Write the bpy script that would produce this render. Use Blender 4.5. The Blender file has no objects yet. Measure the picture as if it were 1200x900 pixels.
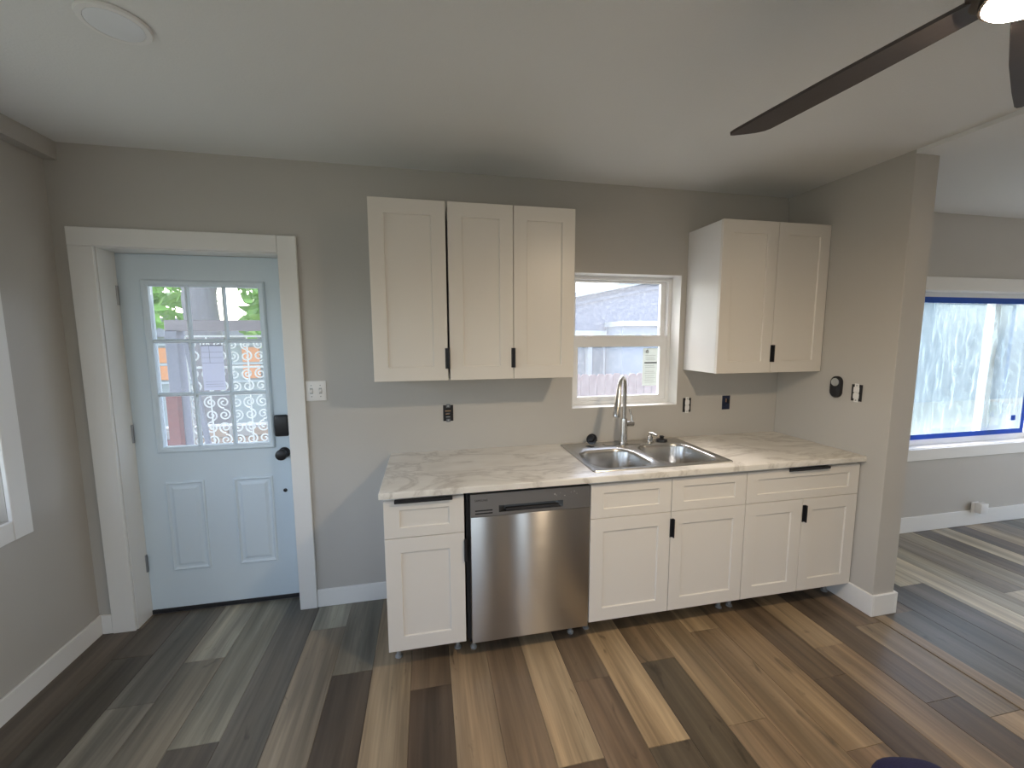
import bpy, bmesh, math, random
from mathutils import Vector, Matrix
random.seed(7)
S = bpy.context.scene
COL = S.collection
PI = math.pi

# ------------------------------------------------------------------ camera
yaw, pitch, roll, fpx = 0.2043, -0.1124, -0.0036, 482.857
CAM = Vector((1.2474, -2.4705, 1.5808))
F = Vector((math.sin(yaw)*math.cos(pitch), math.cos(yaw)*math.cos(pitch), math.sin(pitch)))
R0 = Vector((math.cos(yaw), -math.sin(yaw), 0)); U0 = R0.cross(F)
R = math.cos(roll)*R0 + math.sin(roll)*U0; U = -math.sin(roll)*R0 + math.cos(roll)*U0
cd = bpy.data.cameras.new('camera'); cam = bpy.data.objects.new('camera', cd); COL.objects.link(cam)
M4 = Matrix((R, U, -F)).transposed().to_4x4(); M4.translation = CAM
cam.matrix_world = M4
cd.sensor_fit = 'HORIZONTAL'; cd.sensor_width = 36.0; cd.lens = fpx/1200*36; cd.clip_start = 0.02
S.camera = cam

# ------------------------------------------------------------------ world, exposure
SKY_STRENGTH = 0.66
FAN_LIGHT = 215.0
w = bpy.data.worlds.new('sky'); S.world = w; w.use_nodes = True
nt = w.node_tree; nt.nodes.clear()
sky = nt.nodes.new('ShaderNodeTexSky'); sky.sky_type = 'NISHITA'; sky.sun_disc = False
sky.sun_elevation = math.radians(52); sky.sun_rotation = math.radians(-30); sky.air_density = 1.0; sky.dust_density = 2.5
hs = nt.nodes.new('ShaderNodeHueSaturation'); hs.inputs['Saturation'].default_value = 0.72
bg = nt.nodes.new('ShaderNodeBackground'); bg.inputs['Strength'].default_value = SKY_STRENGTH
ow = nt.nodes.new('ShaderNodeOutputWorld')
nt.links.new(sky.outputs[0], hs.inputs['Color']); nt.links.new(hs.outputs[0], bg.inputs['Color']); nt.links.new(bg.outputs[0], ow.inputs['Surface'])
S.view_settings.view_transform = 'Standard'; S.view_settings.look = 'None'
S.view_settings.exposure = 0.85; S.view_settings.gamma = 1.0; S.view_settings.use_curve_mapping = False

def portal(name, loc, rot, sx, sy):
    l = bpy.data.lights.new(name, 'AREA'); l.shape = 'RECTANGLE'; l.size = sx; l.size_y = sy
    l.cycles.is_portal = True
    o = bpy.data.objects.new(name, l); COL.objects.link(o); o.location = loc; o.rotation_euler = rot
    return o

# ------------------------------------------------------------------ layout numbers (metres, back wall = y 0)
XL, XR, XE, YE = -0.5105, 3.684, 3.836, -0.746
H, HF = 2.512, 2.492
YREAR, XFAR = -4.6, 7.6
WT = 0.17
DO = (-0.3403, 0.487, 0.0, 2.0335)            # door opening
WO = (2.150, 2.8945, 1.1258, 1.980)           # sink window opening
GO = (6.66, 7.50, 0.03, 2.06)                # added unseen glass door, brightens the far floor
FO = (4.93, 6.50, 0.69, 1.925)                # far room window opening
LW = (-1.95, -0.398, 0.812, 2.08)             # left wall window (y0,y1,z0,z1)
RW = (2.06, 2.55, 0.30, 2.1)                  # rear wall window
RW2 = (-.35, 0.85, 0.30, 2.1)                 # second rear wall window, added for daylight
LW2 = (-3.9, -2.5, 0.812, 2.08)               # second left window, added behind the camera for daylight
PW = (-2.6, -0.45, 0.02, 2.08)                # patio door added in far right wall for daylight
portal('portal_left_window', (XL-0.02, (LW[0]+LW[1])/2, (LW[2]+LW[3])/2), (0, -PI/2, 0), LW[3]-LW[2], LW[1]-LW[0])
portal('portal_added_left_window', (XL-0.02, (LW2[0]+LW2[1])/2, (LW2[2]+LW2[3])/2), (0, -PI/2, 0), LW2[3]-LW2[2], LW2[1]-LW2[0])
portal('portal_sink_window', ((WO[0]+WO[1])/2, WT+.02, (WO[2]+WO[3])/2), (-PI/2, 0, 0), WO[1]-WO[0], WO[3]-WO[2])
portal('portal_far_window', ((FO[0]+FO[1])/2, WT+.02, (FO[2]+FO[3])/2), (-PI/2, 0, 0), FO[1]-FO[0], FO[3]-FO[2])
portal('portal_added_glass_door', ((GO[0]+GO[1])/2, WT+.02, (GO[2]+GO[3])/2), (-PI/2, 0, 0), GO[1]-GO[0], GO[3]-GO[2])
portal('portal_door_lite', (0.068, WT+.02, 1.42), (-PI/2, 0, 0), .55, .9)
portal('portal_rear_window', ((RW[0]+RW[1])/2, YREAR-.02, (RW[2]+RW[3])/2), (PI/2, 0, 0), RW[1]-RW[0], RW[3]-RW[2])
portal('portal_added_rear_window', ((RW2[0]+RW2[1])/2, YREAR-.02, (RW2[2]+RW2[3])/2), (PI/2, 0, 0), RW2[1]-RW2[0], RW2[3]-RW2[2])
portal('portal_added_patio_door', (XFAR+.02, (PW[0]+PW[1])/2, (PW[2]+PW[3])/2), (0, PI/2, 0), PW[3]-PW[2], PW[1]-PW[0])

# ------------------------------------------------------------------ materials
def lin(c): return tuple(((v/255)/12.92 if v <= 10.3 else (((v/255)+.055)/1.055)**2.4) for v in c) + (1,)
MATS = {}
def mat(name, rgb=None, rough=.5, metal=0, spec=.5, bump=0, bscale=40, var=0, vscale=6, srgb=None, emit=None, estr=0, coat=0, stretch=None, trans=0):
    m = bpy.data.materials.new(name); m.use_nodes = True; n = m.node_tree.nodes; l = m.node_tree.links
    b = n['Principled BSDF']; c = lin(srgb) if srgb else tuple(rgb)+(1,)
    b.inputs['Base Color'].default_value = c; b.inputs['Roughness'].default_value = rough; b.inputs['Metallic'].default_value = metal
    b.inputs['Specular IOR Level'].default_value = spec; b.inputs['Coat Weight'].default_value = coat
    tc = n.new('ShaderNodeTexCoord'); mp = n.new('ShaderNodeMapping'); l.new(tc.outputs['Object'], mp.inputs['Vector'])
    if stretch: mp.inputs['Scale'].default_value = stretch
    if var:
        t = n.new('ShaderNodeTexNoise'); t.inputs['Scale'].default_value = vscale; t.inputs['Detail'].default_value = 4
        l.new(mp.outputs[0], t.inputs['Vector'])
        mx = n.new('ShaderNodeMix'); mx.data_type = 'RGBA'
        mx.inputs['A'].default_value = tuple(v*(1-var) for v in c[:3])+(1,); mx.inputs['B'].default_value = tuple(min(1, v*(1+var)) for v in c[:3])+(1,)
        l.new(t.outputs[0], mx.inputs['Factor']); l.new(mx.outputs['Result'], b.inputs['Base Color'])
    if bump:
        t = n.new('ShaderNodeTexNoise'); t.inputs['Scale'].default_value = bscale; t.inputs['Detail'].default_value = 3
        l.new(mp.outputs[0], t.inputs['Vector'])
        bp = n.new('ShaderNodeBump'); bp.inputs['Strength'].default_value = bump; bp.inputs['Distance'].default_value = .01
        l.new(t.outputs[0], bp.inputs['Height']); l.new(bp.outputs[0], b.inputs['Normal'])
    if emit:
        b.inputs['Emission Color'].default_value = tuple(emit)+(1,); b.inputs['Emission Strength'].default_value = estr
    MATS[name] = m
    return m
WALL = mat('greige_wall_paint', (.50, .475, .435), .42, bump=.05, bscale=160, var=.03, vscale=2)
CEIL = mat('ceiling_paint', (.76, .76, .74), .8, bump=.12, bscale=120)
TRIM = mat('trim_white', (.80, .79, .76), .38, bump=.01, bscale=30)
CAB = mat('cabinet_white', (.745, .70, .635), .36, var=.012, vscale=3)
CABIN = mat('cabinet_carcass', (.78, .765, .74), .4, var=.01)
DOORP = mat('door_paint', (.66, .76, .83), .40, bump=.015, bscale=90)
BLACK = mat('black_satin', (.012, .012, .014), .38, var=.2, vscale=20)
BLACKM = mat('black_matte', (.015, .015, .017), .7, var=.2, vscale=20)
DARKGAP = mat('dark_tub', (.02, .02, .022), .6, var=.2)
STEEL = mat('sink_steel', (.52, .51, .49), .27, metal=1, bump=.012, bscale=200)
CHROME = mat('faucet_nickel', (.58, .56, .53), .22, metal=1, var=.03)
HINGE = mat('hinge_metal', (.35, .36, .38), .4, metal=1, var=.05)
PLASTIC = mat('white_plastic', (.80, .79, .77), .35, var=.01)
LEGP = mat('leg_plastic', (.30, .295, .28), .3, var=.05)
SILVER = mat('silver_plastic', (.42, .43, .42), .35, metal=.3, var=.1, vscale=60)
BOXBLUE = mat('box_blue', (.01, .018, .05), .5, var=.3, vscale=60)
COPPER = mat('copper_wire', (.45, .28, .16), .4, metal=.6, var=.1)
FANB = mat('fan_blade_brown', (.055, .043, .040), .62, bump=.03, bscale=60, var=.25, vscale=14, stretch=(1, 1, 1))
FANM = mat('fan_bronze', (.05, .04, .035), .35, metal=.6, var=.1)
NAVY = mat('navy_cloth', (.008, .007, .045), .9, bump=.4, bscale=300, var=.3, vscale=90)
NAVYP = mat('navy_piping', (.045, .042, .11), .8, var=.2, vscale=90)
TAPE = mat('blue_tape', (.02, .13, .55), .6, var=.15, vscale=25)
PAPER = mat('paper', (.84, .86, .95), .8, var=.05)
STICK = mat('sticker_paper', (.76, .79, .76), .7, var=.04)
INK = mat('grey_ink', (.16, .17, .19), .7, var=.1)
def translucent(m, k):
    n = m.node_tree.nodes; l = m.node_tree.links; b = n['Principled BSDF']; t = n.new('ShaderNodeBsdfTranslucent'); t.inputs[0].default_value = b.inputs['Base Color'].default_value
    mx = n.new('ShaderNodeMixShader'); mx.inputs[0].default_value = k; l.new(b.outputs[0], mx.inputs[1]); l.new(t.outputs[0], mx.inputs[2]); l.new(mx.outputs[0], n['Material Output'].inputs[0])
translucent(PAPER, .6); translucent(STICK, .5); translucent(TAPE, .45)
VINYL = mat('window_vinyl', (.86, .86, .85), .35, var=.01)
CONC = mat('concrete', (.34, .33, .31), .9, bump=.1, bscale=40, var=.15)
HOUSE = mat('house_siding', (.13, .15, .20), .8, var=.08, vscale=3)
HOUSEL = mat('house_pale', (.20, .25, .31), .8, var=.06)
ROOFM = mat('house_roof', (.24, .24, .27), .9, var=.15, vscale=20)
WHITEOUT = mat('outdoor_white', (.40, .43, .45), .7, var=.04)
DGLASS = mat('dark_pane', (.14, .17, .20), .2, var=.1)
FENCE = mat('fence_wood', (.22, .15, .15), .9, var=.2, vscale=8, stretch=(4, 4, .5))
POSTM = mat('weathered_post', (.26, .27, .32), .8, var=.12, stretch=(6, 6, .6))
BEAMM = mat('weathered_beam', (.33, .30, .32), .8, var=.12, stretch=(.6, 6, 6))
IRONW = mat('white_iron', (.75, .78, .76), .5, var=.05)
ORANGE = mat('orange_brick', (.62, .27, .12), .85, var=.12, vscale=30)
REDB = mat('red_brick', (.26, .12, .11), .85, var=.15, vscale=30)
TANB = mat('tan_brick', (.36, .27, .20), .85, var=.15, vscale=30)
GREYW = mat('garage_grey', (.30, .33, .33), .85, var=.1, vscale=3)
BARK = mat('bark', (.20, .19, .19), .95, bump=.6, bscale=25, var=.25, stretch=(6, 6, 1))
LEAF = mat('leaf_green', (.22, .42, .07), .6, var=.4, vscale=2)
LEAFD = mat('leaf_dark', (.10, .20, .10), .7, var=.4, vscale=2)
GRASS = mat('yard_ground', (.20, .21, .15), .95, bump=.3, bscale=30, var=.3, vscale=4)

def glass(name, haze=.05, gloss=.06, tint=(1, 1, 1), speck=0):
    m = bpy.data.materials.new(name); m.use_nodes = True; n = m.node_tree.nodes; l = m.node_tree.links; n.clear()
    o = n.new('ShaderNodeOutputMaterial'); t = n.new('ShaderNodeBsdfTransparent'); t.inputs[0].default_value = tuple(tint)+(1,)
    g = n.new('ShaderNodeBsdfGlossy'); g.inputs['Roughness'].default_value = .02
    d = n.new('ShaderNodeBsdfTranslucent'); d.inputs[0].default_value = (.95, .97, 1, 1)
    a = n.new('ShaderNodeMixShader'); b = n.new('ShaderNodeMixShader')
    fr = n.new('ShaderNodeLayerWeight'); fr.inputs[0].default_value = .15
    mm = n.new('ShaderNodeMath'); mm.operation = 'MULTIPLY'; mm.inputs[1].default_value = gloss*6
    l.new(fr.outputs['Fresnel'], mm.inputs[0])
    a.inputs[0].default_value = haze
    if speck:
        tc = n.new('ShaderNodeTexCoord'); ns = n.new('ShaderNodeTexNoise'); ns.inputs['Scale'].default_value = 45; ns.inputs['Detail'].default_value = 5
        rp = n.new('ShaderNodeMapRange'); rp.inputs['From Min'].default_value = .45; rp.inputs['From Max'].default_value = .8
        rp.inputs['To Min'].default_value = haze; rp.inputs['To Max'].default_value = haze+speck
        l.new(tc.outputs['Object'], ns.inputs['Vector']); l.new(ns.outputs[0], rp.inputs['Value']); l.new(rp.outputs[0], a.inputs[0])
    l.new(t.outputs[0], a.inputs[1]); l.new(d.outputs[0], a.inputs[2])
    l.new(mm.outputs[0], b.inputs[0]); l.new(a.outputs[0], b.inputs[1]); l.new(g.outputs[0], b.inputs[2]); l.new(b.outputs[0], o.inputs[0])
    return m
GLASS = glass('window_glass', .03)
GLASSD = glass('dusty_glass', .075, speck=.06)
GLASSDOOR = glass('door_lite_glass', .05, speck=.05)
def plastic_film():
    m = bpy.data.materials.new('plastic_film'); m.use_nodes = True; n = m.node_tree.nodes; l = m.node_tree.links; n.clear()
    o = n.new('ShaderNodeOutputMaterial'); t = n.new('ShaderNodeBsdfTransparent'); t.inputs[0].default_value = (.93, .98, 1, 1)
    d = n.new('ShaderNodeBsdfTranslucent'); d.inputs[0].default_value = (.52, .68, .74, 1)
    g = n.new('ShaderNodeBsdfGlossy'); g.inputs['Roughness'].default_value = .18
    tc = n.new('ShaderNodeTexCoord'); mp = n.new('ShaderNodeMapping'); mp.inputs['Rotation'].default_value = (0, .38, 0); mp.inputs['Scale'].default_value = (16, 16, 1.3)
    ns = n.new('ShaderNodeTexNoise'); ns.inputs['Scale'].default_value = 1.6; ns.inputs['Detail'].default_value = 5; ns.inputs['Roughness'].default_value = .6
    l.new(tc.outputs['Object'], mp.inputs[0]); l.new(mp.outputs[0], ns.inputs['Vector'])
    rp = n.new('ShaderNodeMapRange'); rp.inputs['From Min'].default_value = .50; rp.inputs['From Max'].default_value = .72; rp.inputs['To Min'].default_value = .16; rp.inputs['To Max'].default_value = .62
    l.new(ns.outputs[0], rp.inputs['Value'])
    bp = n.new('ShaderNodeBump'); bp.inputs['Strength'].default_value = .6; bp.inputs['Distance'].default_value = .02
    l.new(ns.outputs[0], bp.inputs['Height']); l.new(bp.outputs[0], g.inputs['Normal']); l.new(bp.outputs[0], d.inputs['Normal'])
    a = n.new('ShaderNodeMixShader'); b = n.new('ShaderNodeMixShader'); b.inputs[0].default_value = .08
    l.new(rp.outputs[0], a.inputs[0]); l.new(t.outputs[0], a.inputs[1]); l.new(d.outputs[0], a.inputs[2])
    l.new(a.outputs[0], b.inputs[1]); l.new(g.outputs[0], b.inputs[2]); l.new(b.outputs[0], o.inputs[0])
    return m
FILM = plastic_film()
def lamp_mat():
    m = bpy.data.materials.new('lamp_diffuser'); m.use_nodes = True; n = m.node_tree.nodes; n.clear()
    o = n.new('ShaderNodeOutputMaterial'); e = n.new('ShaderNodeEmission'); e.inputs[0].default_value = (1, .80, .57, 1); e.inputs[1].default_value = FAN_LIGHT
    m.node_tree.links.new(e.outputs[0], o.inputs[0]); return m
LAMP = lamp_mat()
def plank_mat():
    m = bpy.data.materials.new('vinyl_plank'); m.use_nodes = True; n = m.node_tree.nodes; l = m.node_tree.links
    b = n['Principled BSDF']; b.inputs['Specular IOR Level'].default_value = .5
    oi = n.new('ShaderNodeObjectInfo'); tc = n.new('ShaderNodeTexCoord')
    off = n.new('ShaderNodeVectorMath'); off.operation = 'ADD'
    cmb = n.new('ShaderNodeVectorMath'); cmb.operation = 'SCALE'; cmb.inputs[0].default_value = (31, 57, 13)
    l.new(oi.outputs['Random'], cmb.inputs['Scale']); l.new(tc.outputs['Object'], off.inputs[0]); l.new(cmb.outputs[0], off.inputs[1])
    def noise(scale, sc, det=4, dist=0):
        mp = n.new('ShaderNodeMapping'); mp.inputs['Scale'].default_value = sc
        t = n.new('ShaderNodeTexNoise'); t.inputs['Scale'].default_value = scale; t.inputs['Detail'].default_value = det; t.inputs['Distortion'].default_value = dist
        l.new(off.outputs[0], mp.inputs[0]); l.new(mp.outputs[0], t.inputs['Vector']); return t
    broad = noise(1.0, (13, .9, 1), 3, .5); fine = noise(1.0, (110, 3.5, 1), 4); knot = noise(1.0, (16, 5, 1), 4, 1.2); warm = noise(1.0, (7, .8, 1), 2, .5)
    def rng(t, a, b_, c, d):
        r = n.new('ShaderNodeMapRange'); r.inputs['From Min'].default_value = a; r.inputs['From Max'].default_value = b_; r.inputs['To Min'].default_value = c; r.inputs['To Max'].default_value = d
        l.new(t.outputs[0], r.inputs['Value']); return r
    r1 = rng(broad, .3, .7, .66, 1.46); r2 = rng(fine, .3, .7, .92, 1.08); r3 = rng(knot, .66, .76, 1.0, .50)
    streak = noise(1.0, (42, 1.5, 1), 4, .8); r4 = rng(streak, .3, .7, .80, 1.18)
    p1 = n.new('ShaderNodeMath'); p1.operation = 'MULTIPLY'; l.new(r1.outputs[0], p1.inputs[0]); l.new(r2.outputs[0], p1.inputs[1])
    p3 = n.new('ShaderNodeMath'); p3.operation = 'MULTIPLY'; l.new(p1.outputs[0], p3.inputs[0]); l.new(r4.outputs[0], p3.inputs[1])
    p2 = n.new('ShaderNodeMath'); p2.operation = 'MULTIPLY'; l.new(p3.outputs[0], p2.inputs[0]); l.new(r3.outputs[0], p2.inputs[1])
    rw = rng(warm, .35, .7, 0, .55)
    tint = n.new('ShaderNodeMix'); tint.data_type = 'RGBA'; tint.inputs['A'].default_value = (1, .985, .93, 1); tint.inputs['B'].default_value = (1.07, .95, .80, 1)
    l.new(rw.outputs[0], tint.inputs['Factor'])
    c1 = n.new('ShaderNodeVectorMath'); c1.operation = 'MULTIPLY'; l.new(oi.outputs['Color'], c1.inputs[0]); l.new(tint.outputs['Result'], c1.inputs[1])
    c2 = n.new('ShaderNodeVectorMath'); c2.operation = 'SCALE'; l.new(c1.outputs[0], c2.inputs[0]); l.new(p2.outputs[0], c2.inputs['Scale'])
    l.new(c2.outputs[0], b.inputs['Base Color'])
    rr = rng(fine, .3, .7, .30, .42); l.new(rr.outputs[0], b.inputs['Roughness'])
    bp = n.new('ShaderNodeBump'); bp.inputs['Strength'].default_value = .08; bp.inputs['Distance'].default_value = .003
    l.new(fine.outputs[0], bp.inputs['Height']); l.new(bp.outputs[0], b.inputs['Normal'])
    return m
PLANK = plank_mat()
def marble_mat():
    m = bpy.data.materials.new('marble_laminate'); m.use_nodes = True; n = m.node_tree.nodes; l = m.node_tree.links
    b = n['Principled BSDF']; b.inputs['Roughness'].default_value = .30
    tc = n.new('ShaderNodeTexCoord'); mp = n.new('ShaderNodeMapping'); mp.inputs['Rotation'].default_value = (0, 0, .5); mp.inputs['Scale'].default_value = (1.0, 2.2, 1)
    l.new(tc.outputs['Object'], mp.inputs[0])
    n1 = n.new('ShaderNodeTexNoise'); n1.inputs['Scale'].default_value = 1.9; n1.inputs['Detail'].default_value = 8; n1.inputs['Roughness'].default_value = .62; n1.inputs['Distortion'].default_value = .9
    n2 = n.new('ShaderNodeTexNoise'); n2.inputs['Scale'].default_value = 5; n2.inputs['Detail'].default_value = 5
    l.new(mp.outputs[0], n1.inputs['Vector']); l.new(mp.outputs[0], n2.inputs['Vector'])
    ab = n.new('ShaderNodeMath'); ab.operation = 'SUBTRACT'; ab.inputs[1].default_value = .5; l.new(n1.outputs[0], ab.inputs[0])
    a2 = n.new('ShaderNodeMath'); a2.operation = 'ABSOLUTE'; l.new(ab.outputs[0], a2.inputs[0])
    vr = n.new('ShaderNodeValToRGB'); vr.color_ramp.elements[0].position = 0; vr.color_ramp.elements[0].color = (.58, .54, .48, 1)
    vr.color_ramp.elements[1].position = .055; vr.color_ramp.elements[1].color = (.79, .755, .69, 1)
    e = vr.color_ramp.elements.new(.018); e.color = (.68, .645, .58, 1)
    l.new(a2.outputs[0], vr.inputs[0])
    mx = n.new('ShaderNodeMix'); mx.data_type = 'RGBA'; mx.blend_type = 'MULTIPLY'; mx.inputs['Factor'].default_value = .35
    l.new(vr.outputs[0], mx.inputs['A']); l.new(n2.outputs[0], mx.inputs['B']); 
    rp = n.new('ShaderNodeValToRGB'); rp.color_ramp.elements[0].position = .3; rp.color_ramp.elements[0].color = (.84, .82, .79, 1); rp.color_ramp.elements[1].position = .65; rp.color_ramp.elements[1].color = (1, 1, 1, 1)
    l.new(n2.outputs[0], rp.inputs[0]); l.new(rp.outputs[0], mx.inputs['B']); mx.inputs['Factor'].default_value = .8
    l.new(mx.outputs['Result'], b.inputs['Base Color'])
    return m
MARBLE = marble_mat()
def brushed_mat():
    m = bpy.data.materials.new('brushed_steel'); m.use_nodes = True; n = m.node_tree.nodes; l = m.node_tree.links
    b = n['Principled BSDF']; b.inputs['Metallic'].default_value = 1; b.inputs['Base Color'].default_value = (.56, .54, .52, 1)
    b.inputs['Roughness'].default_value = .30; b.inputs['Anisotropic'].default_value = 1.0
    tg = n.new('ShaderNodeTangent'); tg.direction_type = 'UV_MAP'; tg.uv_map = 'brush'; l.new(tg.outputs[0], b.inputs['Tangent'])
    tc = n.new('ShaderNodeTexCoord'); mp = n.new('ShaderNodeMapping'); mp.inputs['Scale'].default_value = (2.5, 1, 7); l.new(tc.outputs['Object'], mp.inputs[0])
    t = n.new('ShaderNodeTexNoise'); t.inputs['Scale'].default_value = 3; t.inputs['Detail'].default_value = 4; l.new(mp.outputs[0], t.inputs['Vector'])
    r = n.new('ShaderNodeMapRange'); r.inputs['To Min'].default_value = .26; r.inputs['To Max'].default_value = .31; l.new(t.outputs[0], r.inputs['Value']); l.new(r.outputs[0], b.inputs['Roughness'])
    return m
BRUSHED = brushed_mat()
PANELG = mat('control_panel_steel', (.36, .355, .35), .45, metal=1, var=.03)

# ------------------------------------------------------------------ builders
def org(o):
    v = Vector((0, 0, 0))
    while o is not None: v += o.location; o = o.parent
    return v
class MB:
    """collects geometry in world coordinates; build() links it as ONE mesh object"""
    def __init__(s): s.bm = bmesh.new()
    def box(s, x0, x1, y0, y1, z0, z1, bev=0, seg=1):
        g = bmesh.ops.create_cube(s.bm, size=1)
        for v in g['verts']: v.co = Vector(((x0+x1)/2+v.co.x*(x1-x0), (y0+y1)/2+v.co.y*(y1-y0), (z0+z1)/2+v.co.z*(z1-z0)))
        if bev:
            es = list({e for v in g['verts'] for e in v.link_edges})
            bmesh.ops.bevel(s.bm, geom=es, offset=bev, segments=seg, affect='EDGES', profile=.5)
        return s
    def rings(s, rings, cap0=True, cap1=True, closed=True):
        vs = [[s.bm.verts.new(p) for p in r] for r in rings]
        for a, b in zip(vs, vs[1:]):
            k = len(a)
            for i in range(k if closed else k-1):
                s.bm.faces.new((a[i], a[(i+1) % k], b[(i+1) % k], b[i]))
        if cap0: s.bm.faces.new(vs[0][::-1])
        if cap1: s.bm.faces.new(vs[-1])
        return s
    def tube(s, path, r, seg=12, radii=None):
        path = [Vector(p) for p in path]; rings = []; up = Vector((.123, .37, .92)).normalized()
        for i, p in enumerate(path):
            d = (path[min(i+1, len(path)-1)]-path[max(i-1, 0)]).normalized()
            if abs(d.dot(up)) > .95: up = Vector((1, .1, 0)).normalized()
            a = (up - d*up.dot(d)).normalized(); up = a; b = d.cross(a); rr = radii[i] if radii else r
            rings.append([p+(a*math.cos(2*PI*k/seg)+b*math.sin(2*PI*k/seg))*rr for k in range(seg)])
        return s.rings(rings)
    def lathe(s, prof, c, axis=(0, 0, 1), seg=24):
        ax = Vector(axis).normalized(); a = ax.orthogonal().normalized(); b = ax.cross(a); c = Vector(c); rings = []
        for r, h in prof:
            r = max(r, 1e-4)
            rings.append([c+ax*h+(a*math.cos(2*PI*k/seg)+b*math.sin(2*PI*k/seg))*r for k in range(seg)])
        return s.rings(rings)
    def prism(s, pts, axis, a0, a1):
        def P(p, a): return {'x': (a, p[0], p[1]), 'y': (p[0], a, p[1]), 'z': (p[0], p[1], a)}[axis]
        return s.rings([[P(p, a0) for p in pts], [P(p, a1) for p in pts]])
    def grid(s, us, vs, hole, axis, a0, a1):
        """slab in the plane normal to axis with whole cells left out; only outer faces are made"""
        def P(u, v, a): return {'x': (a, u, v), 'y': (u, a, v), 'z': (u, v, a)}[axis]
        nu, nv = len(us)-1, len(vs)-1
        solid = lambda i, j: 0 <= i < nu and 0 <= j < nv and not hole((us[i]+us[i+1])/2, (vs[j]+vs[j+1])/2)
        f = lambda *p: s.bm.faces.new([s.bm.verts.new(q) for q in p])
        for i in range(nu):
            for j in range(nv):
                if not solid(i, j): continue
                u0, u1, v0, v1 = us[i], us[i+1], vs[j], vs[j+1]
                f(P(u0, v0, a0), P(u1, v0, a0), P(u1, v1, a0), P(u0, v1, a0)); f(P(u0, v0, a1), P(u0, v1, a1), P(u1, v1, a1), P(u1, v0, a1))
                if not solid(i-1, j): f(P(u0, v0, a0), P(u0, v1, a0), P(u0, v1, a1), P(u0, v0, a1))
                if not solid(i+1, j): f(P(u1, v0, a0), P(u1, v0, a1), P(u1, v1, a1), P(u1, v1, a0))
                if not solid(i, j-1): f(P(u0, v0, a0), P(u0, v0, a1), P(u1, v0, a1), P(u1, v0, a0))
                if not solid(i, j+1): f(P(u0, v1, a0), P(u1, v1, a0), P(u1, v1, a1), P(u0, v1, a1))
        bmesh.ops.remove_doubles(s.bm, verts=s.bm.verts[:], dist=1e-6)
        return s
    def xform(s, m):
        bmesh.ops.transform(s.bm, matrix=m, verts=s.bm.verts[:]); return s
    def build(s, name, m, parent=None, smooth=False, origin=None):
        bmesh.ops.recalc_face_normals(s.bm, faces=s.bm.faces[:])
        if parent is not None: o0 = org(parent)
        elif origin is not None: o0 = Vector(origin)
        else:
            xs = [v.co for v in s.bm.verts]
            o0 = Vector(((min(v.x for v in xs)+max(v.x for v in xs))/2, (min(v.y for v in xs)+max(v.y for v in xs))/2, min(v.z for v in xs)))
        for v in s.bm.verts: v.co -= o0
        me = bpy.data.meshes.new(name); s.bm.to_mesh(me); s.bm.free(); me.materials.append(m)
        if smooth:
            me.polygons.foreach_set('use_smooth', [True]*len(me.polygons))
            try: me.set_sharp_from_angle(angle=math.radians(38))
            except Exception: pass
        o = bpy.data.objects.new(name, me); COL.objects.link(o)
        if parent is not None: o.parent = parent
        else: o.location = o0
        return o
def tag(o, label=None, cat=None, group=None, kind=None):
    if label: o['label'] = label
    if cat: o['category'] = cat
    if group: o['group'] = group
    if kind: o['kind'] = kind
    return o
def thing(name, loc, label, cat, group=None):
    o = bpy.data.objects.new(name, None); COL.objects.link(o); o.location = loc; o.empty_display_size = .1
    return tag(o, label, cat, group)
def struct(o, label, cat):
    return tag(o, label, cat, kind='structure')
def box(name, m, parent, *d, bev=0, seg=1): return MB().box(*d, bev=bev, seg=seg).build(name, m, parent, smooth=seg > 1)

# ================================================================== SETTING
# ---- floor
fl = MB().grid([XL-.2, XFAR+.2], [YREAR-.2, WT], lambda u, v: False, 'z', -.06, -.0025).build('floor', PLANK)
fl.color = (.16, .13, .10, 1); struct(fl, 'grey and tan wood-look plank floor running through both rooms', 'floor')
def plank(x0, x1, y0, y1, rgb):
    g = .0006; c = .0014; x0 += g; x1 -= g; y0 += g; y1 -= g
    m = MB()
    m.rings([[(x0, y0, -.0025), (x1, y0, -.0025), (x1, y1, -.0025), (x0, y1, -.0025)], [(x0, y0, -c), (x1, y0, -c), (x1, y1, -c), (x0, y1, -c)],
             [(x0+c, y0+c, 0), (x1-c, y0+c, 0), (x1-c, y1-c, 0), (x0+c, y1-c, 0)]], cap0=False)
    o = m.build('plank', PLANK, fl); 
    o.color = lin(rgb); return o
DK, MD, TN, LT = (94, 83, 72), (112, 98, 83), (138, 121, 100), (158, 140, 115)
GD, GM, GL = (88, 85, 80), (116, 113, 105), (152, 150, 139)
YS = -2.7
KX0, PW_ = 0.590, 0.1825
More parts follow.
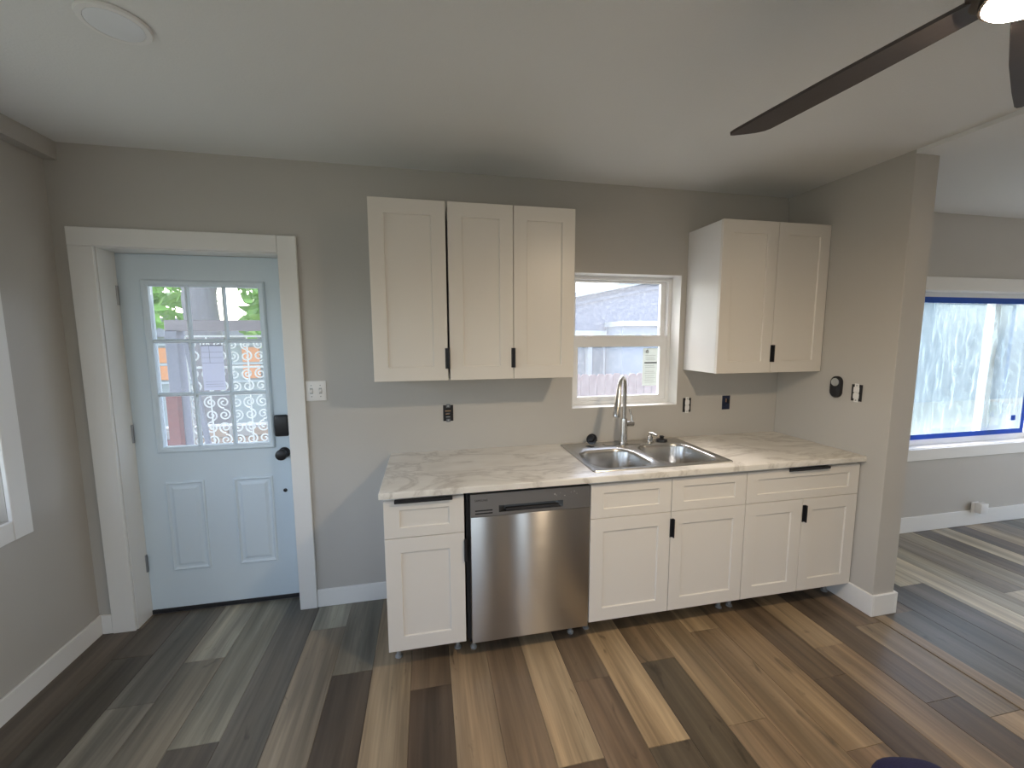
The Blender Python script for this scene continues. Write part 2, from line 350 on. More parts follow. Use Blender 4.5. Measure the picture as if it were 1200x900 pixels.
cols = {  # column: [(y at the plank's far end, colour)], each runs to the next one's far end
 -6: [(0, (92, 84, 76)), (-1.0, GD)],
 -5: [(0, (88, 82, 75)), (-.23, (80, 77, 72)), (-1.4, GM)],
 -4: [(0, (104, 102, 96)), (-.55, GM), (-1.7, MD)],
 -3: [(0, GL), (-.325, (120, 116, 106)), (-1.55, GD)],
 -2: [(0, (130, 129, 119)), (-.805, (86, 82, 76)), (-2.0, GM)],
 -1: [(0, (98, 96, 90)), (-1.2, DK)],
 0: [(0, (146, 145, 134)), (-.215, (126, 118, 105)), (-1.4, GM)],
 1: [(0, (112, 110, 101)), (-.56, (80, 72, 64)), (-1.78, TN)],
 2: [(0, (138, 124, 104)), (-1.22, MD)],
 3: [(0, MD), (-.72, (76, 65, 55)), (-1.94, TN)],
 4: [(0, (142, 124, 102)), (-1.3, DK)],
 5: [(0, (116, 100, 83)), (-1.5, LT)],
 6: [(0, LT), (-1.179, (84, 70, 58)), (-2.3, MD)],
 7: [(0, MD), (-.83, (108, 92, 77)), (-2.0, TN)],
 8: [(0, (162, 142, 114)), (-1.18, (86, 77, 65)), (-2.4, LT)],
 9: [(0, (118, 102, 82)), (-.79, (82, 73, 60)), (-2.0, TN)],
 10: [(0, (136, 118, 94)), (-1.165, (124, 107, 87)), (-2.3, DK)],
 11: [(0, (156, 136, 108)), (-.65, (122, 105, 84)), (-1.87, MD)],
 12: [(0, (128, 110, 87)), (-1.35, (116, 98, 79)), (-2.5, LT)],
 13: [(0, (96, 82, 67)), (-1.05, (88, 75, 62)), (-2.2, TN)],
 14: [(0, (140, 123, 100)), (-.887, (130, 113, 93)), (-2.1, DK)],
 15: [(0, DK), (-1.25, (86, 75, 63)), (-2.4, TN)],
 16: [(0, MD), (-.80, (128, 116, 100)), (-1.356, (146, 128, 104)), (-2.2, DK)],
}
for k, lst in cols.items():
    x0 = KX0+k*PW_; x1 = x0+PW_
    if k == -6: x0 = XL
    if k == 16: x1 = XR+.003
    for i, (ya, c) in enumerate(lst):
        yb_ = lst[i+1][0] if i+1 < len(lst) else YS
        if ya == 0 and -5 <= k <= -1: ya = .118
        plank(x0, x1, yb_, ya, c)
strip = box('transition_strip', PLANK, fl, XR+.004, XR+.078, YS, YE-.016, -.0025, .004, bev=.002); strip.color = lin((136, 120, 100)); strip['label'] = 'light tan transition strip between the two rooms'
FX0 = 3.976; FW = .1825  # far plank tones, with daylight brightening and first-column shade mixed into the colours
fcols_lit = [[(0, (96, 94, 90)), (-1.4, GD)], [(0, GM), (-.3, (92, 90, 86)), (-1.6, GM)], [(0, (172, 168, 154)), (-.565, (104, 101, 96)), (-1.8, GL)],
 [(0, (190, 185, 170)), (-1.25, GL)], [(0, (150, 145, 132)), (-1.0, GL)], [(0, (122, 116, 106)), (-.75, (180, 175, 162)), (-1.9, GM)], [(0, (136, 130, 117)), (-1.3, GD)],
 [(0, (98, 91, 83)), (-1.1, GL)], [(0, (156, 148, 132)), (-1.4, GM)], [(0, (92, 83, 76)), (-.9, GM)], [(0, (156, 142, 122)), (-1.2, GL)], [(0, (116, 108, 98)), (-1.5, GD)]]
i = -1
for j in range(-1, 20):
    lst = fcols_lit[0] if j < 0 else fcols_lit[(j+1) % 12]
    x0 = FX0+j*FW-(.182-.0) if j >= 0 else XR+.079; x0 = FX0+(j-0)*FW if j >= 0 else XR+.079
    x1 = FX0+(j+1)*FW if j >= 0 else FX0
    if x1 > XFAR: break
    for i, (ya, c) in enumerate(lst):
        yb_ = lst[i+1][0] if i+1 < len(lst) else YS
        if x0 < XE+.02 and ya > YE-.016: ya = YE-.016
        plank(x0, x1, yb_, ya, c)
# ---- walls
def holes(*hs): return lambda u, v: any(a < u < b and c < v < d for a, b, c, d in hs)
wb = MB().grid(sorted([XL-.15, DO[0], DO[1], WO[0], WO[1], FO[0], FO[1], GO[0], GO[1], XFAR+.15]), sorted([-.06, 0, DO[3], WO[2], WO[3], FO[2], FO[3], GO[2], GO[3], H+.1]),
     holes((DO[0], DO[1], -1, DO[3]), WO, FO, GO), 'y', 0, WT).build('wall_back', WALL); struct(wb, 'greige painted long wall holding the entry door and the sink window', 'wall')
wl = MB().grid([YREAR-.15, LW2[0], LW2[1], LW[0], LW[1], 0], [-.06, LW[2], LW[3], H+.1], holes(LW, LW2), 'x', XL-.15, XL).build('wall_left', WALL)
struct(wl, 'greige side wall with a cased window beside the entry door', 'wall')
wr = MB().box(XR, XE, YE, 0, -.002, HF+.05, bev=.003).build('wall_right', WALL); struct(wr, 'short greige partition wall at the end of the countertop', 'wall')
wre = MB().grid([XL-.15, RW2[0], RW2[1], RW[0], RW[1], XFAR+.15], [-.06, RW[2], RW[3], H+.1], holes(RW, RW2), 'y', YREAR-.15, YREAR).build('wall_rear', WALL)
struct(wre, 'greige wall opposite the kitchen cabinets', 'wall')
wf = MB().grid([YREAR, PW[0], PW[1], 0], [-.06, PW[2], PW[3], H+.1], holes(PW), 'x', XFAR, XFAR+.15).build('wall_far', WALL)
struct(wf, 'greige end wall of the adjoining room with an added glass patio door', 'wall')
ce = MB().box(XL-.15, XR, YREAR, 0, H, H+.1).build('ceiling', CEIL); struct(ce, 'flat pale painted ceiling over the kitchen', 'ceiling')
ce2 = MB().box(XR+.0005, XFAR, YREAR, 0, HF, HF+.12).build('ceiling', CEIL); struct(ce2, 'slightly lower pale ceiling over the adjoining room', 'ceiling')
t1 = MB().box(XL, -.4526, YREAR, 0, 2.43, H).build('trim_1', WALL); struct(t1, 'greige boxed beam along the top of the side wall', 'trim')
# ---- baseboards
def baseb(name, m_, label): o = m_.build(name, TRIM); struct(o, label, 'baseboard'); return o
BH, BT = .108, .014
def bprof(x0, x1, y0, y1, h=BH): return MB().box(x0, x1, y0, y1, 0, h, bev=.003)
baseb('baseboard_left', bprof(XL, XL+BT, YREAR, 0), 'white baseboard along the side wall by the entry door')
m = MB().box(.5815, .99, -BT, 0, 0, BH, bev=.003); baseb('baseboard_back', m, 'white baseboard between entry door casing and base cabinets')
m = MB().box(XL+BT, DO[0]-.1065, -BT, 0, 0, BH, bev=.003); baseb('baseboard_back', m, 'short white baseboard piece in the corner beside the entry door')
br = thing('baseboard_right', (XR, YE, 0), None, None); struct(br, 'tall white baseboard wrapped around the partition wall end', 'baseboard')
MB().box(XR-BT, XR, YE-BT, -.002, 0, .127, bev=.003).build('kitchen_side', TRIM, br); MB().box(XR+.0003, XE-.0003, YE-BT, YE, 0, .127, bev=.003).build('end_piece', TRIM, br); MB().box(XE, XE+BT, YE-BT, -.002, 0, .127, bev=.003).build('far_side', TRIM, br)
m = MB().box(XE+BT+.001, GO[0]-.01, -BT, 0, 0, .13, bev=.003); baseb('baseboard_far', m, 'white baseboard under the plastic-covered window')
# ---- door_1
d1 = thing('door_1', (0.07, .122, 0), None, None); struct(d1, 'pale blue-white entry door with nine glass lites and black hardware', 'door')
LX = [-.200, -.022, .157, .335]; LZ = [.980, 1.273, 1.567, 1.862]
PL, PR = (-.213, -.015, .250, .780), (.133, .342, .250, .780)
y0 = .122
slab = MB().grid(sorted([-.336, .483, LX[0]-.004, LX[3]+.004]), sorted([.022, 2.027, LZ[0]-.004, LZ[3]+.004]), holes((LX[0]-.004, LX[3]+.004, LZ[0]-.004, LZ[3]+.004)), 'y', y0, y0+.044).build('slab', DOORP, d1)
def ring_mould(x0, x1, z0, z1, yb, prof, name, m_, par):
    """picture-frame moulding: prof = list of (inset, proud) loops"""
    mb = MB(); rings = []
    for ins, pr in prof:
        rings.append([(x0+ins, yb-pr, z0+ins), (x1-ins, yb-pr, z0+ins), (x1-ins, yb-pr, z1-ins), (x0+ins, yb-pr, z1-ins)])
    mb.rings(rings, cap0=False, cap1=False); return mb.build(name, m_, par)
ring_mould(LX[0]-.034, LX[3]+.034, LZ[0]-.036, LZ[3]+.034, y0, [(0, -.001), (.002, .008), (.010, .013), (.022, .011), (.034, .004), (.036, -.02)], 'lite_frame', DOORP, d1)
for x in LX[1:3]: MB().prism([(x-.011, y0+.012), (x-.005, y0-.006), (x+.005, y0-.006), (x+.011, y0+.012)], 'z', LZ[0], LZ[3]).build('muntin', DOORP, d1)
for z in LZ[1:3]: MB().prism([(y0+.013, z-.011), (y0-.007, z-.005), (y0-.007, z+.005), (y0+.013, z+.011)], 'x', LX[0], LX[3]).build('muntin', DOORP, d1)
for i in range(3):
    for j in range(3):
        box('pane', GLASSDOOR, d1, LX[i]+.002, LX[i+1]-.002, y0+.016, y0+.020, LZ[j]+.002, LZ[j+1]-.002)
for p in (PL, PR):
    ring_mould(p[0], p[1], p[2], p[3], y0, [(0, -.001), (.003, .007), (.010, .010), (.019, .0006), (.030, .0006), (.046, .008)], 'panel_moulding', DOORP, d1)
    box('panel', DOORP, d1, p[0]+.044, p[1]-.044, y0-.0082, y0+.004, p[2]+.044, p[3]-.044)
for z in (1.808, 1.064, .315):
    h = MB().tube([(-.3365, .112, z-.05), (-.3365, .112, z+.05)], .0075, 10).box(-.3401, -.3385, .095, .120, z-.05, z+.05).build('hinge', HINGE, d1, smooth=True)
lock = MB().box(.373, .449, .098, y0, 1.012, 1.140, bev=.012, seg=3).build('keypad_deadbolt', BLACK, d1, smooth=True)
kn = MB().lathe([(.032, 0), (.032, .006), (.028, .010), (.014, .014), (.012, .030), (.020, .036), (.030, .046), (.0325, .058), (.029, .069), (.018, .074), (.0, .075)], (.414, y0, .913), (0, -1, 0), 28).build('knob', BLACK, d1, smooth=True)
MB().lathe([(.011, 0), (.011, .003), (.006, .005), (0, .005)], (.405, y0, .683), (0, -1, 0), 16).build('hole_plug', BLACK, d1, smooth=True)
box('bottom_sweep', BLACKM, d1, -.336, .483, y0-.006, y0+.04, .003, .026)
# jamb + casing
jm = MB(); jm.box(DO[0]-.0001, DO[0]+.0035, -.001, WT, .0, DO[3]); jm.box(DO[1]-.0035, DO[1]+.0001, -.001, WT, 0, DO[3]); jm.box(DO[0]+.0035, DO[1]-.0035, -.001, WT, DO[3]-.0045, DO[3]); jm.build('jamb', TRIM, d1)
box('casing_side', TRIM, d1, -.4462, DO[0], -.018, -.0002, 0, DO[3], bev=.0025)
box('casing_side', TRIM, d1, DO[1], .5805, -.018, -.0002, 0, 2.1215, bev=.0025)
box('casing_head', TRIM, d1, -.4462, DO[1]-.0006, -.018, -.0002, DO[3]+.0004, 2.1229, bev=.0025)
box('threshold', HINGE, d1, DO[0]+.004, DO[1]-.004, y0-.004, WT+.03, -.002, .0025)
# ---- window_1 (left wall)
w1 = thing('window_1', (XL, (LW[0]+LW[1])/2, LW[2]), None, None); struct(w1, 'white cased window in the side wall next to the entry door', 'window')
cw = .086
box('casing_side', TRIM, w1, XL, XL+.018, LW[1], LW[1]+cw, LW[2]-cw, LW[3]+cw, bev=.0025); box('casing_side', TRIM, w1, XL, XL+.018, LW[0]-cw, LW[0], LW[2]-cw, LW[3]+cw, bev=.0025)
box('casing_head', TRIM, w1, XL, XL+.018, LW[0]+.0005, LW[1]-.0005, LW[3], LW[3]+cw, bev=.0025); box('casing_sill', TRIM, w1, XL, XL+.018, LW[0]+.0005, LW[1]-.0005, LW[2]-cw, LW[2], bev=.0025)
def winframe(mb, u0, u1, v0, v1, t, axis, a0, a1):
    return mb.grid([u0, u0+t, u1-t, u1], [v0, v0+t, v1-t, v1], lambda u, v: u0+t < u < u1-t and v0+t < v < v1-t, axis, a0, a1)
winframe(MB(), LW[0], LW[1], LW[2], LW[3], .035, 'x', XL-.13, XL-.07).build('frame', VINYL, w1)
lm = (LW[2]+LW[3])/2
for a, b in ((LW[2]+.036, lm), (lm+.001, LW[3]-.036)):
    sa = winframe(MB(), LW[0]+.036, LW[1]-.036, a, b, .035, 'x', XL-.115, XL-.085).build('sash', VINYL, w1)
    box('pane', GLASS, sa, XL-.102, XL-.098, LW[0]+.072, LW[1]-.072, a+.036, b-.036)
w5 = thing('added_window_5', (XL, (LW2[0]+LW2[1])/2, LW2[2]), None, None); struct(w5, 'unseen white framed window added for daylight in the side wall nearest the rear wall', 'window')  # unseen window added to throw cool daylight on the entry door
winframe(MB(), LW2[0], LW2[1], LW2[2], LW2[3], .05, 'x', XL-.13, XL-.07).build('frame', VINYL, w5)
box('pane', GLASS, w5, XL-.102, XL-.098, LW2[0]+.051, LW2[1]-.051, LW2[2]+.051, LW2[3]-.051)
# ---- window_2 (sink)
w2 = thing('window_2', ((WO[0]+WO[1])/2, .1, WO[2]), None, None); struct(w2, 'white vinyl double-hung window above the sink', 'window')
rv = MB(); e = .003
rv.box(WO[0], WO[0]+e, -.001, .10, WO[2], WO[3]); rv.box(WO[1]-e, WO[1], -.001, .10, WO[2], WO[3]); rv.box(WO[0]+e, WO[1]-e, -.001, .10, WO[3]-e, WO[3]); rv.build('return', TRIM, w2)
box('sill', TRIM, w2, WO[0]+e, WO[1]-e, -.003, .10, WO[2], WO[2]+.004, bev=.001)
winframe(MB(), WO[0]+e, WO[1]-e, WO[2]+.004, WO[3]-e, .024, 'y', .10, .165).build('frame', VINYL, w2)
ux0, ux1 = WO[0]+.028, WO[1]-.028
su = MB().grid([ux0, ux0+.036, ux1-.036, ux1], [1.545, 1.592, 1.940, WO[3]-.0285], lambda u, v: ux0+.036 < u < ux1-.036 and 1.592 < v < 1.940, 'y', .132, .158).build('upper_sash', VINYL, w2)
box('pane', GLASSD, su, ux0+.037, ux1-.037, .144, .147, 1.593, 1.939)
sl = MB().grid([ux0, ux0+.046, ux1-.046, ux1], [WO[2]+.0295, 1.184, 1.516, 1.590], lambda u, v: ux0+.046 < u < ux1-.046 and 1.184 < v < 1.516, 'y', .104, .130).build('lower_sash', VINYL, w2)
box('pane', GLASSD, sl, ux0+.047, ux1-.047, .116, .119, 1.185, 1.515)
for x in (2.30, 2.72): box('sash_lock', VINYL, sl, x-.03, x+.03, .098, .1035, 1.575, 1.588, bev=.002)
# ---- window_3 (far room, plastic sheet)
w3 = thing('window_3', ((FO[0]+FO[1])/2, .05, FO[2]), None, None); struct(w3, 'wide white sliding window in the adjoining room behind plastic sheeting', 'window')
box('casing_head', TRIM, w3, FO[0]-.10, FO[1]+.10, -.018, -.0002, FO[3], FO[3]+.10, bev=.0025); box('casing_sill', TRIM, w3, FO[0]-.10, FO[1]+.10, -.022, -.0002, FO[2]-.09, FO[2], bev=.0025)
box('casing_side', TRIM, w3, FO[0]-.10, FO[0], -.018, -.0002, FO[2]+.0005, FO[3]-.0005, bev=.0025); box('casing_side', TRIM, w3, FO[1], FO[1]+.10, -.018, -.0002, FO[2]+.0005, FO[3]-.0005, bev=.0025)
rv = MB(); rv.box(FO[0], FO[0]+e, -.001, .08, FO[2], FO[3]); rv.box(FO[1]-e, FO[1], -.001, .08, FO[2], FO[3]); rv.box(FO[0]+e, FO[1]-e, -.001, .08, FO[3]-e, FO[3]); rv.box(FO[0]+e, FO[1]-e, -.001, .08, FO[2], FO[2]+e); rv.build('return', TRIM, w3)
winframe(MB(), FO[0]+e, FO[1]-e, FO[2]+e, FO[3]-e, .055, 'y', .08, .15).build('frame', VINYL, w3)
fm = 5.87
box('mullion', VINYL, w3, fm-.03, fm+.03, .085, .14, FO[2]+.06, FO[3]-.06)
box('pane', GLASS, w3, FO[0]+.06, fm-.031, .11, .114, FO[2]+.06, FO[3]-.06); box('pane', GLASS, w3, fm+.031, FO[1]-.06, .11, .114, FO[2]+.06, FO[3]-.06)
# ---- window_4 rear, added_door_2 patio
w4 = thing('window_4', ((RW[0]+RW[1])/2, YREAR, RW[2]), None, None); struct(w4, 'narrow white framed window in the wall opposite the cabinets', 'window')
winframe(MB(), RW[0], RW[1], RW[2], RW[3], .05, 'y', YREAR-.12, YREAR-.05).build('frame', VINYL, w4)
box('pane', GLASS, w4, RW[0]+.051, RW[1]-.051, YREAR-.09, YREAR-.086, RW[2]+.051, RW[3]-.051)
w6 = thing('added_window_6', ((RW2[0]+RW2[1])/2, YREAR, RW2[2]), None, None); struct(w6, 'unseen wide white framed window added for daylight opposite the entry door', 'window')  # unseen window, added for more daylight on the entry door
winframe(MB(), RW2[0], RW2[1], RW2[2], RW2[3], .05, 'y', YREAR-.12, YREAR-.05).build('frame', VINYL, w6)
box('pane', GLASS, w6, RW2[0]+.051, RW2[1]-.051, YREAR-.09, YREAR-.086, RW2[2]+.051, RW2[3]-.051)
d2 = thing('added_door_2', (XFAR+.08, (PW[0]+PW[1])/2, 0), None, None); struct(d2, 'unseen sliding glass patio door added for daylight in the adjoining room', 'door')  # unseen patio door added to bring daylight onto the far floor
pm = (PW[0]+PW[1])/2
for a, b in ((PW[0], pm), (pm, PW[1])):
    f_ = winframe(MB(), a+.001, b-.001, PW[2], PW[3], .06, 'x', XFAR+.05, XFAR+.10).build('leaf_frame', VINYL, d2)
    box('pane', GLASS, f_, XFAR+.073, XFAR+.077, a+.062, b-.062, PW[2]+.061, PW[3]-.061)

d3 = thing('added_door_3', ((GO[0]+GO[1])/2, .08, 0), None, None); struct(d3, 'unseen full glass door added for daylight beside the plastic-covered window', 'door')  # unseen door added so its reflection brightens the far floor
f_ = winframe(MB(), GO[0]+.001, GO[1]-.001, GO[2], GO[3]-.001, .07, 'y', .06, .11).build('leaf_frame', VINYL, d3)
box('pane', GLASS, f_, GO[0]+.072, GO[1]-.072, .083, .087, GO[2]+.072, GO[3]-.072)

# ================================================================== CABINETS
YB, YU = -.62, -.325
def shaker(name, x0, x1, z0, z1, yf, par, rail=.07, th=.019, railz=None):
    """recessed-panel front: frame ring with chamfered inner edge + panel sub-part"""
    rz = railz if railz else rail; c = .0012; d = .0075
    mb = MB()
    def L(i, y, iz=None): iz = i if iz is None else iz; return [(x0+i, y, z0+iz), (x1-i, y, z0+iz), (x1-i, y, z1-iz), (x0+i, y, z1-iz)]
    mb.rings([L(rail+.004, yf+th, rz+.004), L(0, yf+th), L(0, yf+c), L(c, yf), L(rail, yf, rz), L(rail+.003, yf+.003, rz+.003), L(rail+.003, yf+d+.001, rz+.003)], cap0=False, cap1=False)
    o = mb.build(name, CAB, par)
    box('panel', CAB, o, x0+rail+.001, x1-rail-.001, yf+d, yf+th-.001, z0+rz+.001, z1-rz-.001)
    return o
def vpull(front, x, z0, z1, yf):
    mb = MB(); mb.box(x-.010, x+.010, yf-.0025, yf-.0002, z0, z1, bev=.0008); mb.box(x+.005, x+.010, yf-.016, yf-.0026, z0, z1, bev=.001); return mb.build('handle', BLACK, front)
def hpull(front, x0, x1, z, yf):
    mb = MB(); mb.box(x0, x1, yf-.0025, yf-.0002, z-.018, z+.003, bev=.0008); mb.box(x0, x1, yf-.020, yf-.0026, z-.010, z+.003, bev=.001); return mb.build('handle', BLACK, front)
def legs(par, x0, x1, ys=(-.50, -.06), top=.1195):
    for x in (x0+.035, x1-.035):
        for y in ys:
            MB().lathe([(.018, 0), (.018, .006), (.010, .012), (.010, top-.012), (.018, top-.008), (.018, top)], (x, y, 0), seg=14).build('leg', LEGP, par, smooth=True)
def carcass(par, x0, x1, yb, yf, z0, z1, name='body'):
    return box(name, CABIN, par, x0, x1, yf, yb, z0, z1, bev=.001)
ZB, ZD, ZT = .12, .6742, .8525
def base_cab(x0, x1, label, drawers, doors, hollow=False):
    c = thing('base_cabinet', ((x0+x1)/2, -.31, 0), label, 'cabinet')
    if not hollow: carcass(c, x0+.001, x1-.001, -.004, YB+.0195, ZB+.001, .8725)
    else:
        a, b, f = x0+.001, x1-.001, YB+.0195
        mb = MB(); mb.box(a, a+.016, f, -.004, ZB+.001, .8725); mb.box(b-.016, b, f, -.004, ZB+.001, .8725); mb.box(a+.016, b-.016, f, -.004, ZB+.001, ZB+.017)
        mb.box(a+.016, b-.016, -.012, -.004, ZB+.017, .8725); mb.box(a+.016, b-.016, f, f+.016, .70, .8725); mb.build('body', CABIN, c)
    legs(c, x0, x1)
    ds = []; 
    for a, b in drawers: ds.append(shaker('drawer_front', a+.0015, b-.0015, ZD+.0015, ZT, YB, c, rail=.068, railz=.046))
    dd = []
    for a, b in doors: dd.append(shaker('door', a+.0015, b-.0015, ZB, ZD-.0015, YB, c, rail=.069))
    return c, ds, dd
C0, C1, D0, C2, C3, C4, CS5, C5 = 1.0386, 1.4017, 1.4260, 2.0277, 2.4766, 2.9258, 3.300, 3.678
c, ds, dd = base_cab(C0, C1, 'narrow white shaker base cabinet between the wall opening and dishwasher', [(C0, C1)], [(C0, C1)])
hpull(ds[0], 1.089, 1.347, ZT+.003, YB)
MB().box(C1-.004, C1+.010, YB-.012, YB+.010, .532, .638, bev=.001).build('handle', BLACK, dd[0])
c['label'] = 'narrow white shaker base cabinet with one drawer beside the dishwasher'
c, ds, dd = base_cab(C2+.001, C4, 'white shaker sink base cabinet with two false drawer fronts', [(C2+.001, C3), (C3, C4)], [(C2+.001, C3), (C3, C4)], True)
for d_ in ds: d_.name = 'false_drawer_front'
vpull(dd[0], C3+.005, .535, .637, YB)
c, ds, dd = base_cab(C4+.001, C5, 'white shaker base cabinet with one wide drawer against the partition wall', [(C4+.001, C5)], [(C4+.001, CS5), (CS5, C5)])
hpull(ds[0], 3.192, 3.449, ZT+.003, YB)
vpull(dd[0], CS5+.010, .538, .637, YB)
# wall cabinets
def wall_cab(x0, x1, label, doors, zb=1.3619, zt=2.252):
    c = thing('wall_cabinet', ((x0+x1)/2, -.002, zb), label, 'cabinet')
    carcass(c, x0+.001, x1-.001, -.002, YU+.0195, zb+.001, zt-.001)
    return c, [shaker('door', a+.0015, b-.0015, zb, zt, YU, c, rail=.070) for a, b in doors]
c, dd = wall_cab(.9876, 1.357, 'single-door white shaker wall cabinet nearest the entry door', [(.9876, 1.357)])
vpull(dd[0], 1.352, 1.422, 1.528, YU)
c, dd = wall_cab(1.3655, 2.0388, 'double-door white shaker wall cabinet left of the sink window', [(1.3655, 1.702), (1.702, 2.0388)])
c['label'] = 'double-door white shaker wall cabinet adjoining the single-door wall cabinet'
vpull(dd[0], 1.699, 1.422, 1.526, YU)
c, dd = wall_cab(2.9315, 3.6815, 'double-door white shaker wall cabinet against the partition wall', [(2.9315, 3.309), (3.309, 3.6815)])
vpull(dd[0], 3.309, 1.427, 1.530, YU)

# ================================================================== COUNTERTOP + SINK
SX = (2.058, 2.876); SY = (-.580, -.034)
ct = MB().grid([1.0245, SX[0]+.015, SX[1]-.015, XR-.001], [-.648, SY[0]+.015, SY[1]-.015, -.001], holes((SX[0]+.015, SX[1]-.015, SY[0]+.015, SY[1]-.015)), 'z', .8735, .9026)
es = [e for e in ct.bm.edges if all(abs(v.co.y+.648) < 1e-5 for v in e.verts) and abs(e.verts[0].co.z-e.verts[1].co.z) < 1e-6 and e.verts[0].co.z > .9]
es += [e for e in ct.bm.edges if all(abs(v.co.x-1.0245) < 1e-5 for v in e.verts) and all(v.co.z > .9 for v in e.verts)]
bmesh.ops.bevel(ct.bm, geom=es, offset=.005, segments=3, affect='EDGES', profile=.5)
ct = ct.build('countertop', MARBLE, smooth=True); tag(ct, 'pale marble-patterned laminate countertop running over the base cabinets', 'countertop')
sk = thing('sink', ((SX[0]+SX[1])/2, (SY[0]+SY[1])/2, .9027), 'double-bowl stainless steel drop-in sink under the window', 'sink')
ZC = .9028
def rrect(x0, x1, y0, y1, r, n=6, z=0):
    pts = []
    for cx, cy, a in ((x1-r, y1-r, 0), (x0+r, y1-r, PI/2), (x0+r, y0+r, PI), (x1-r, y0+r, 1.5*PI)):
        for k in range(n+1):
            t = a+PI/2*k/n; pts.append(Vector((cx+r*math.cos(t), cy+r*math.sin(t), z)))
    return pts
bowls = [(2.097, 2.442, -.548, -.190), (2.495, 2.842, -.548, -.142)]
sm = MB(); b_ = sm.bm
def loop(pts): return [b_.verts.new(p) for p in pts]
def eloop(vs): return [b_.edges.get((vs[i], vs[(i+1) % len(vs)])) or b_.edges.new((vs[i], vs[(i+1) % len(vs)])) for i in range(len(vs))]
def bridge(a, c_):
    k = len(a)
    for i in range(k): b_.faces.new((a[i], a[(i+1) % k], c_[(i+1) % k], c_[i]))
o0 = loop(rrect(SX[0], SX[1], SY[0], SY[1], .018, 6, ZC)); o1 = loop(rrect(SX[0]+.003, SX[1]-.003, SY[0]+.003, SY[1]-.003, .016, 6, ZC+.005))
o2 = loop(rrect(SX[0]+.010, SX[1]-.010, SY[0]+.010, SY[1]-.010, .012, 6, ZC+.003))
bridge(o0, o1); bridge(o1, o2); edges = eloop(o2)
ins = []
for bx0, bx1, by0, by1 in bowls:
    l0 = loop(rrect(bx0, bx1, by0, by1, .10, 8, ZC+.003)); edges += eloop(l0); ins.append((l0, (bx0, bx1, by0, by1)))
bmesh.ops.triangle_fill(b_, use_beauty=True, use_dissolve=False, edges=edges)
for l0, (bx0, bx1, by0, by1) in ins:
    prev = l0
    for i, dz in ((.005, -.004), (.010, -.02), (.020, -.12), (.030, -.155), (.055, -.172), (.12, -.177)):
        nx = loop(rrect(bx0+i, bx1-i, by0+i, by1-i, max(.10-i*.5, .03), 8, ZC+.003+dz)); bridge(prev, nx); prev = nx
    b_.faces.new(prev)
sm.build('basin', STEEL, sk, smooth=True)
for bx0, bx1, by0, by1 in bowls:
    cx, cy = (bx0+bx1)/2, (by0+by1)/2+.03
    MB().lathe([(.045, -.002), (.045, .002), (.036, .003), (.030, -.001), (0, -.001)], (cx, cy, ZC-.1735), seg=24).build('drain', CHROME, sk, smooth=True)
MB().box(2.33, 2.60, -.135, -.075, ZC+.003, ZC+.006, bev=.002).build('deck_plate', CHROME, sk)
# faucet
fc = thing('kitchen_faucet', (2.462, -.102, ZC+.006), 'brushed nickel pull-down gooseneck faucet behind the sink bowls', 'faucet')
fx, fy, fz = 2.462, -.102, ZC+.0062
MB().lathe([(.028, 0), (.028, .006), (.022, .010), (.021, .15), (.019, .16)], (fx, fy, fz), seg=24).build('body', CHROME, fc, smooth=True)
arc = [(fx, fy, fz+.15), (fx, fy, fz+.31)]
dirx, diry = -.62, -.785; rad = .085
for k in range(1, 13):
    t = PI*k/12*.93; arc.append((fx+dirx*rad*(1-math.cos(t)), fy+diry*rad*(1-math.cos(t)), fz+.345+rad*math.sin(t)))
MB().tube(arc, .0125, 14).build('spout', CHROME, fc, smooth=True)
ex = Vector(arc[-1]); dn = (Vector(arc[-1])-Vector(arc[-2])).normalized()
MB().tube([ex-dn*.01, ex+dn*.02, ex+dn*.07, ex+dn*.15, ex+dn*.165], .016, 18, radii=[.0135, .0150, .0175, .023, .021]).build('spray_head', CHROME, fc, smooth=True)
hb_ = MB().lathe([(.017, 0), (.0175, .05), (.014, .054)], (fx+.012, fy, fz+.125), (1, 0, 0), 18).build('handle_hub', CHROME, fc, smooth=True)
MB().tube([(fx+.052, fy, fz+.128), (fx+.053, fy+.004, fz+.17), (fx+.046, fy+.02, fz+.215)], .006, 10, radii=[.007, .006, .0075]).build('lever', CHROME, fc, smooth=True)
# small things on the sink deck
st = thing('strainer_basket', (2.255, -.090, ZC+.006), 'chrome sink strainer with black rubber rim tipped on its side', 'strainer')
mt = Matrix.Translation((2.252, -.088, ZC+.041)) @ Matrix.Rotation(math.radians(-48), 4, 'Z') @ Matrix.Rotation(math.radians(62), 4, 'X')
MB().lathe([(.034, 0), (.034, .004), (.024, .006), (.020, .022), (.0, .024)], (0, 0, 0), seg=24).xform(mt).build('rubber_stopper', BLACK, st, smooth=True)
MB().lathe([(.036, -.004), (.036, 0), (.026, -.001), (.022, -.006), (0, -.006)], (0, 0, 0), seg=24).xform(mt).build('rim', CHROME, st, smooth=True)
sd = thing('soap_dispenser', (2.652, -.092, ZC+.003), 'short chrome soap dispenser pump on the sink deck', 'dispenser')
MB().lathe([(.024, .0003), (.024, .006), (.018, .010), (.018, .036), (.014, .040), (.008, .042), (.008, .052)], (2.652, -.092, ZC+.003), seg=20).build('base', CHROME, sd, smooth=True)
MB().tube([(2.652, -.088, ZC+.058), (2.662, -.110, ZC+.060), (2.668, -.145, ZC+.056)], .008, 10, radii=[.012, .010, .006]).build('nozzle', CHROME, sd, smooth=True)
bs = MB().lathe([(.034, 0), (.036, .006), (.034, .012), (.020, .016), (.013, .018), (.013, .028), (.016, .032), (.010, .036), (0, .036)], (2.735, -.094, ZC+.0035), seg=22).build('sink_stopper', BLACK, smooth=True)
